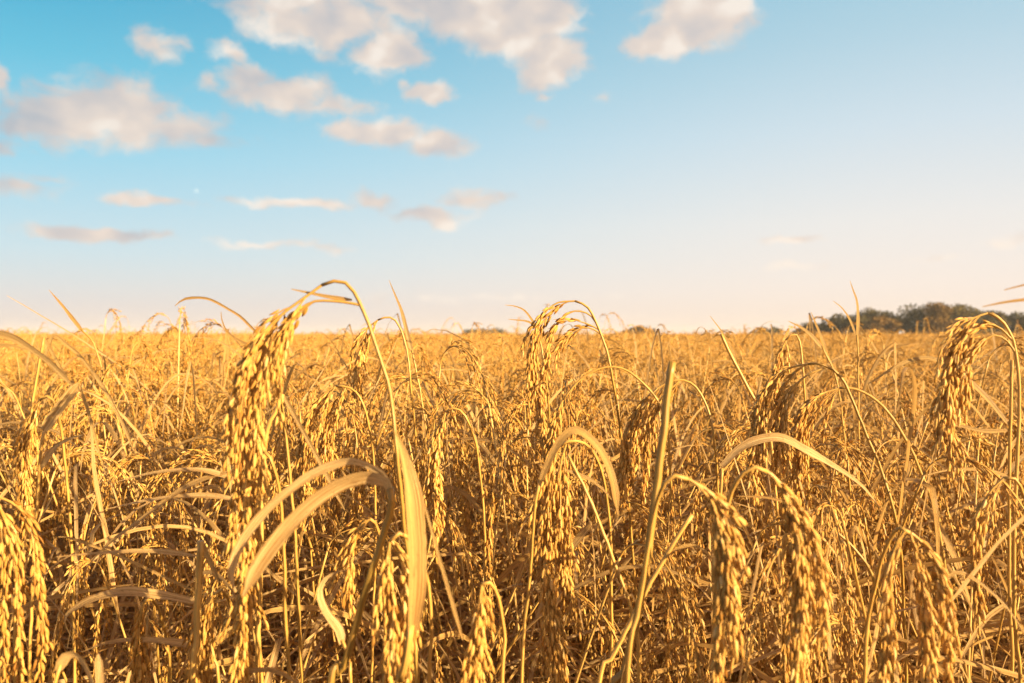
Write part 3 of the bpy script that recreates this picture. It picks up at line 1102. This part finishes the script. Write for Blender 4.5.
hero('knobbly short head left of the broad upright leaf', .60,
     [(384, 700, .05), (386, 640, .04), (384, 560, .02), (378, 528, .01), (370, 519)],
     [dict(p=[(370, 519), (360, 526), (354, 545), (350, 570), (348, 595)], n=9, bl=.045, spread=.2, tint=.62)], tint=.55)
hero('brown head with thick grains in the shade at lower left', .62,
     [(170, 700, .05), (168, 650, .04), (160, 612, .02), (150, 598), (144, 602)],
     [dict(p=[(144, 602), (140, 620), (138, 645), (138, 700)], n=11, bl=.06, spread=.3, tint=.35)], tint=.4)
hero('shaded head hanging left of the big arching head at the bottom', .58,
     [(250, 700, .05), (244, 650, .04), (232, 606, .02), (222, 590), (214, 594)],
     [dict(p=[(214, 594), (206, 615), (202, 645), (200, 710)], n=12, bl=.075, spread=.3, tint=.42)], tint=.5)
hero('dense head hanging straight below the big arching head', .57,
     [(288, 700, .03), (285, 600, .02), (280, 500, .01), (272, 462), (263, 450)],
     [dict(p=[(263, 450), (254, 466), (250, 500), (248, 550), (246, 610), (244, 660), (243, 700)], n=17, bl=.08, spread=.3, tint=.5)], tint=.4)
# the two bowed stalks on the right with wide sprays of thin heads
hero('tall bowed stalk on the right with a brown spray falling left', .74,
     [(905, 690, .06), (902, 600, .04), (897, 532), (879, 470), (863, 430), (848, 393), (838, 376), (829, 368), (818, 364), (808, 364)],
     [dict(p=[(808, 364), (790, 368), (774, 380), (764, 400), (758, 430), (756, 462)], n=12, bl=.10, spread=.3, tint=.62, gs=.9),
      dict(p=[(826, 367), (806, 376), (790, 392), (782, 420), (780, 455)], n=8, bl=.09, spread=.3, tint=.62, start=.25, gs=.9)], tint=.32)
hero('lower bowed stalk right of the tall bowed one', .78,
     [(966, 690, .04), (958, 640, .04), (947, 582), (937, 518), (922, 473), (906, 439), (885, 408), (868, 394), (854, 388), (840, 388)],
     [dict(p=[(840, 388), (822, 394), (808, 408), (802, 432), (800, 470)], n=11, bl=.10, spread=.3, tint=.5)], tint=.38)
hero('fine spray of thin brown strands bowing left below the centre', .84,
     [(720, 690, .06), (722, 560, .04), (716, 455), (708, 412), (696, 388), (682, 380), (668, 382)],
     [dict(p=[(668, 382), (650, 394), (636, 414), (628, 440), (624, 475)], n=12, bl=.10, spread=.32, tint=.5),
      dict(p=[(680, 380), (664, 396), (652, 420), (646, 450), (646, 480)], n=8, bl=.085, spread=.3, tint=.55)], tint=.5)
hero('thin bowed straw crossing in front of the centre heads', .80,
     [(690, 690, .05), (676, 560, .03), (668, 440), (661, 408), (646, 387), (624, 370), (600, 369), (578, 382), (563, 400)],
     [dict(p=[(563, 400), (556, 415), (552, 435), (550, 470)], n=8, bl=.07, spread=.25, tint=.5)], r=(.0022, .001), tint=.5)
hero('tight cluster of heads hanging in the left half behind the folded straw', .86,
     [(372, 690, .06), (376, 560, .04), (374, 460, .02), (364, 405), (350, 388), (336, 386)],
     [dict(p=[(336, 386), (322, 396), (312, 414), (306, 440), (304, 480)], n=12, bl=.10, spread=.3, tint=.5),
      dict(p=[(346, 387), (334, 404), (328, 430), (326, 470)], n=8, bl=.085, spread=.3, tint=.5)], tint=.5)
hero('small bright head peeping over the horizon right of the big one', 1.0,
     [(424, 690, .1), (420, 500, .05), (412, 390), (406, 345), (398, 324), (388, 317), (378, 320)],
     [dict(p=[(378, 320), (368, 328), (363, 342), (360, 362), (360, 390)], n=10, bl=.09, spread=.3, tint=.6)], tint=.5)
hero('narrow loop-necked head standing above the right crowd', .95,
     [(810, 690, .05), (808, 500, .03), (804, 390), (801, 350), (797, 336), (792, 334), (786, 340)],
     [dict(p=[(786, 340), (780, 354), (776, 374), (776, 400)], n=9, bl=.075, spread=.22, tint=.55)], tint=.6)
hero('pale head hanging left of the folded grass stalks', .75,
     [(72, 690, .06), (70, 540, .04), (62, 440, .02), (56, 408), (48, 396), (40, 400)],
     [dict(p=[(40, 400), (32, 414), (27, 436), (26, 470), (28, 510)], n=12, bl=.10, spread=.3, tint=.55)], tint=.55)
hero('hanging head left of the centre, near the pale leaf tips', .80,
     [(480, 690, .06), (484, 560, .04), (478, 460, .02), (468, 420), (456, 408), (446, 412)],
     [dict(p=[(446, 412), (438, 428), (434, 452), (434, 490), (436, 520)], n=12, bl=.09, spread=.3, tint=.58)], tint=.55)

# broad leaves, each on its own stalk
hero('olive stalk with two pale leaves curling far to the left', .47,
     [(330, 700, .02), (342, 675, .02), (358, 622, .01), (371, 575), (383, 535), (391, 508), (390, 488)],
     [],
     [dict(p=[(390, 490), (386, 482), (367, 477), (346, 482), (325, 493), (306, 508), (289, 525), (275, 542), (264, 557), (254, 573), (247, 588), (243, 596)], w=15, prof='even', roll=-.45, twist=.3, tint=.72, fold=.2),
      dict(p=[(390, 488), (383, 474), (360, 462), (346, 461), (332, 465), (310, 475), (289, 490), (270, 506), (253, 525), (240, 545), (233, 562), (231, 578), (236, 592)], w=10, prof='even', roll=-.6, twist=.3, tint=.78, fold=.2, dd=.01)],
     r=(.0028, .0022), tint=.12)
hero('stalk ending in one broad upright pleated leaf', .46,
     [(398, 710, .02), (402, 680, .01), (408, 650), (411, 625)],
     [],
     [dict(p=[(412, 630), (414, 590), (414, 550), (411, 510), (406, 475), (400, 448), (394, 430)], w=19, prof='lance', roll=.5, twist=.35, tint=.50, fold=.75, wave=.10),
      dict(p=[(463, 640, .02), (440, 560, .02), (420, 490, .02), (405, 446, .02)], w=4, prof='tip', tint=.5)],
     r=(.0026, .0022), tint=.6)
hero('stalk with a pale arched leaf reaching right over the crowd', .68,
     [(716, 690, .03), (716, 600, .02), (719, 520), (722, 468)],
     [], [dict(p=[(722, 466), (739, 449), (758, 440), (780, 438), (800, 447), (837, 468), (862, 486), (880, 508)], w=9, prof='blade', roll=-.6, twist=-.2, tint=.85)], tint=.55)
hero('stalk with a broad hooked leaf in the centre', .62,
     [(522, 690, .02), (528, 600, .02), (535, 510), (540, 480)],
     [], [dict(p=[(540, 482), (554, 451), (566, 434), (578, 430), (594, 442), (606, 460), (614, 485), (618, 515)], w=7.5, prof='even', roll=-.4, twist=.2, tint=.5)], tint=.5)
hero('thick bare cut stick standing upright right of the centre', .55,
     [(612, 710), (622, 676), (638, 605), (648, 553), (656, 490), (664, 425), (670, 380), (672.5, 362)],
     [], [dict(p=[(616, 700, -.006), (628, 648, -.006), (638, 600, -.006), (646, 560, -.006)], w=10, prof='even', roll=1.0, tint=.42, fold=.7)], r=(.0036, .0027), tint=.16, base=(.055, .60))
hero('stalk at the left edge with a long leaf sloping down right', .60,
     [(-24, 690), (-22, 560), (-14, 420), (-8, 350)],
     [], [dict(p=[(-8, 332), (10, 336), (25, 344), (46, 359), (60, 372), (73, 386)], w=7, prof='even', roll=.3, tint=.6),
          dict(p=[(-8, 346), (6, 345), (18, 347), (30, 351)], w=4, prof='tip', tint=.5)], tint=.5)
hero('folded stalk on the left bent over twice in sharp peaks', .75,
     [(16, 690), (18, 560), (30, 420), (38, 370), (44, 338)],
     [], [dict(p=[(45, 338), (52, 352), (62, 370), (70, 385)], w=3.5, prof='even', tint=.5),
          dict(p=[(44, 360), (49, 346), (54, 335), (66, 344), (80, 356), (101, 384), (120, 418), (134, 450)], w=3.8, prof='even', tint=.55)], tint=.5)
hero('stalk with a stiff pale blade slanting up on the left', .68,
     [(30, 690), (32, 600), (38, 490), (44, 432)],
     [], [dict(p=[(44, 430), (56, 412), (68, 396), (79, 383)], w=10, prof='even', roll=.5, tint=.66),
          dict(p=[(79, 384), (88, 410), (96, 440), (106, 475)], w=4, prof='tip', tint=.5),
          dict(p=[(40, 470), (52, 450), (66, 440), (84, 434)], w=7, prof='tip', roll=.6, tint=.7)], tint=.5)
hero('thin bare grass blade leaning above the left horizon', 1.3,
     [(130, 690), (124, 560), (112, 420), (96, 350), (81, 329)],
     [], [dict(p=[(84, 333), (73, 319), (62, 305), (49, 290)], w=4.5, prof='tip', tint=.35, roll=.3)], tint=.4)
hero('wiry blade arching left above the big head against the sky', .62,
     [(300, 690, .08), (296, 560, .06), (285, 430, .05), (268, 350, .03), (256, 331, .02)],
     [], [dict(p=[(258, 334, .02), (252, 328, .02), (241, 317, .02), (230, 310, .02), (209, 299, .02), (190, 298, .02), (181, 301, .02), (175, 306, .02)], w=2.6, prof='even', tint=.25, fold=.5),
          dict(p=[(256, 347, .02), (246, 344, .02), (235, 338, .02), (227, 332, .02), (222, 320, .02), (221, 312, .02)], w=2.8, prof='tip', tint=.3)], tint=.4)
hero('slim pointed leaf standing above the horizon right of the big head', 1.1,
     [(440, 690), (436, 560), (426, 430), (412, 350)],
     [], [dict(p=[(414, 356), (409, 340), (402, 312), (396, 297), (389, 280)], w=5, prof='tip', tint=.6)], tint=.5)
hero('stalk with two faint curling tips left of the centre head', 1.0,
     [(560, 690, .1), (556, 500, .1), (546, 380), (538, 330)],
     [], [dict(p=[(538, 332), (532, 320), (524, 310), (514, 306), (505, 305)], w=2.6, prof='tip', tint=.5),
          dict(p=[(540, 334), (534, 325), (526, 321), (516, 320), (508, 319)], w=2.6, prof='tip', tint=.5)], tint=.5)
hero('stalk beyond the right edge with leaf tips entering from outside', .48,
     [(1100, 690), (1104, 560), (1098, 420), (1088, 320), (1080, 300)],
     [], [dict(p=[(1082, 302), (1050, 299), (1024, 300), (1001, 303), (982, 307)], w=5.5, prof='tip', tint=.35, roll=.5),
          dict(p=[(1084, 290), (1050, 280), (1024, 285), (1004, 290)], w=3.2, prof='tip', tint=.2)], tint=.4)
hero('thin upright grass tip in front of the left end of the trees', 1.2,
     [(856, 690), (858, 500), (858, 390), (857, 335)],
     [], [dict(p=[(857, 342), (858, 322), (857, 302), (853, 290), (850, 281)], w=4, prof='tip', tint=.5),
          dict(p=[(856, 336), (850, 320), (842, 308), (833, 301)], w=2.6, prof='tip', tint=.5)], tint=.5)
hero('slanting blade before the tree row, leaning to the left', 1.2,
     [(850, 690), (848, 500), (838, 390), (822, 346)],
     [], [dict(p=[(824, 350), (812, 336), (802, 328), (788, 321)], w=5, prof='tip', tint=.6),
          dict(p=[(826, 350), (820, 334), (815, 322), (811, 312)], w=3.5, prof='tip', tint=.5)], tint=.5)
hero('long thin bare straw leaning left at the horizon right of the stick', .95,
     [(790, 690), (782, 560), (773, 450), (765, 418), (750, 391), (734, 361), (721, 334)],
     [], [dict(p=[(738, 368), (732, 350), (722, 332), (710, 316)], w=2.6, prof='tip', tint=.5)], tint=.62, r=(.0022, .0018))
hero('long straight straw slanting across the lower centre', .60,
     [(640, 690), (632, 612), (612, 557), (591, 504), (578, 475), (568, 455)],
     [], [dict(p=[(566, 470), (588, 478), (604, 490), (612, 500)], w=4, prof='tip', tint=.6)], tint=.6)
hero('cut hollow stalk with one folded leaf in the lower left', .56,
     [(196, 700), (199, 640), (200, 590), (201, 541)],
     [], [dict(p=[(202, 543), (208, 556), (214, 570), (219, 582)], w=5, prof='even', tint=.45),
          dict(p=[(199, 556), (150, 551), (100, 553), (56, 557)], w=6, prof='tip', roll=.7, tint=.75, dd=.02)], tint=.65, r=(.0028, .0024))
hero('stalk with pale flat leaves lying level across the left', .66,
     [(262, 700), (258, 620), (250, 540), (240, 502)],
     [], [dict(p=[(240, 500), (210, 496), (170, 497), (134, 503), (104, 510)], w=8, prof='tip', roll=.9, tint=.85),
          dict(p=[(238, 480), (200, 470), (158, 472), (124, 480), (108, 485)], w=7, prof='tip', roll=.9, tint=.8),
          dict(p=[(236, 470), (190, 485), (140, 520), (100, 552), (72, 590)], w=9, prof='tip', roll=.8, tint=.6)], tint=.5)
hero('stalk with long arched leaves in the dark hollow at left', .62,
     [(220, 700), (214, 660), (204, 620), (196, 600)],
     [], [dict(p=[(198, 602), (160, 595), (122, 592), (90, 600), (68, 614), (66, 625), (76, 645)], w=9, prof='blade', roll=.8, tint=.75),
          dict(p=[(200, 646), (150, 640), (110, 642), (82, 652)], w=9, prof='tip', roll=.8, tint=.7),
          dict(p=[(192, 590), (150, 570), (110, 552), (70, 538), (58, 537)], w=3, prof='even', tint=.5)], tint=.5)
hero('stalk with a short hooked leaf and cut tip at bottom left', .50,
     [(46, 720), (50, 700), (56, 680), (60, 665)],
     [], [dict(p=[(58, 670), (66, 656), (74, 653), (84, 662), (94, 684), (98, 705)], w=11, prof='even', roll=.4, twist=.5, tint=.7),
          dict(p=[(98, 705), (100, 680), (98, 654)], w=8, prof='even', roll=.3, tint=.85)], tint=.55)
hero('stalk with one pale curled ribbon leaf below the curling leaves', .55,
     [(352, 700), (350, 665), (346, 648), (342, 640)],
     [], [dict(p=[(342, 644), (339, 630), (325, 611), (319, 592), (326, 577), (338, 571), (346, 570)], w=9, prof='even', roll=.5, twist=.8, tint=.9)], tint=.6)
hero('snapped straw forming a sharp peak left of the centre', .66,
     [(258, 690), (260, 600), (265, 445), (276, 410), (283, 394)],
     [], [dict(p=[(283, 394), (300, 425), (323, 467), (345, 510)], w=5, prof='even', roll=.2, tint=.55)], tint=.6, r=(.0022, .0018))
hero('stalk with a grey leaf slanting up to the right edge', .55,
     [(930, 700), (936, 660), (944, 620), (950, 602)],
     [], [dict(p=[(950, 602), (972, 574), (997, 543), (1024, 517), (1044, 503)], w=7, prof='even', roll=.5, tint=.8),
          dict(p=[(952, 606), (940, 590), (960, 572), (1000, 600), (1030, 640)], w=4, prof='tip', tint=.6)], tint=.5)
hero('twin upright stalks with level side leaves near the right edge', .70,
     [(1012, 690), (1010, 600), (1009, 520), (1010, 440), (1012, 360)],
     [], [dict(p=[(1012, 363), (1010, 340), (1003, 322), (992, 312)], w=4, prof='tip', tint=.5), dict(p=[(1010, 430), (985, 431), (955, 425), (930, 424)], w=5, prof='tip', tint=.6),
          dict(p=[(1010, 476), (980, 470), (950, 470), (924, 476)], w=5, prof='tip', roll=.6, tint=.65),
          dict(p=[(1010, 426), (985, 396), (960, 374), (934, 359), (905, 362), (868, 384)], w=4.5, prof='blade', tint=.6),
          dict(p=[(1012, 600), (985, 620), (960, 660), (948, 690)], w=6, prof='tip', tint=.75)], tint=.5, r=(.0019, .0013))
hero('dark straw crossing under the pale arched leaf', .70,
     [(890, 700), (888, 640), (872, 580), (850, 545), (826, 524)],
     [], [dict(p=[(826, 524), (800, 508), (770, 498), (736, 496)], w=5, prof='tip', tint=.35)], tint=.15)
hero('leaning straw pair in the lower right of the centre', .58,
     [(596, 700), (610, 660), (640, 600), (668, 552), (692, 515)],
     [], [dict(p=[(670, 552), (690, 545), (706, 552), (720, 570)], w=4, prof='tip', tint=.5)], tint=.66, r=(.0022, .0016))


# ------------------------------------------------------------------ the evening air over the field
bpy.ops.mesh.primitive_cube_add(size=1)
hz = bpy.context.active_object
hz.name = 'haze'
hz.scale = (3040, 3040, 15.5)
hz.location = (0, 0, 15.5 / 2 - 1.2)
hm = bpy.data.materials.new('evening_haze')
hm.use_nodes = True
t = NT(hm.node_tree)
for n in list(t.n):
    t.n.remove(n)
pv = t.new('ShaderNodeVolumePrincipled')
pv.inputs['Color'].default_value = (0.90, 0.92, 0.97, 1)
pv.inputs['Density'].default_value = 0.00026
pv.inputs['Anisotropy'].default_value = 0.0
ho = t.new('ShaderNodeOutputMaterial')
t.l.new(pv.outputs[0], ho.inputs['Volume'])
hz.data.materials.append(hm)
tag(hz, 'thin pale evening haze hanging over the field', 'haze', kind='stuff')
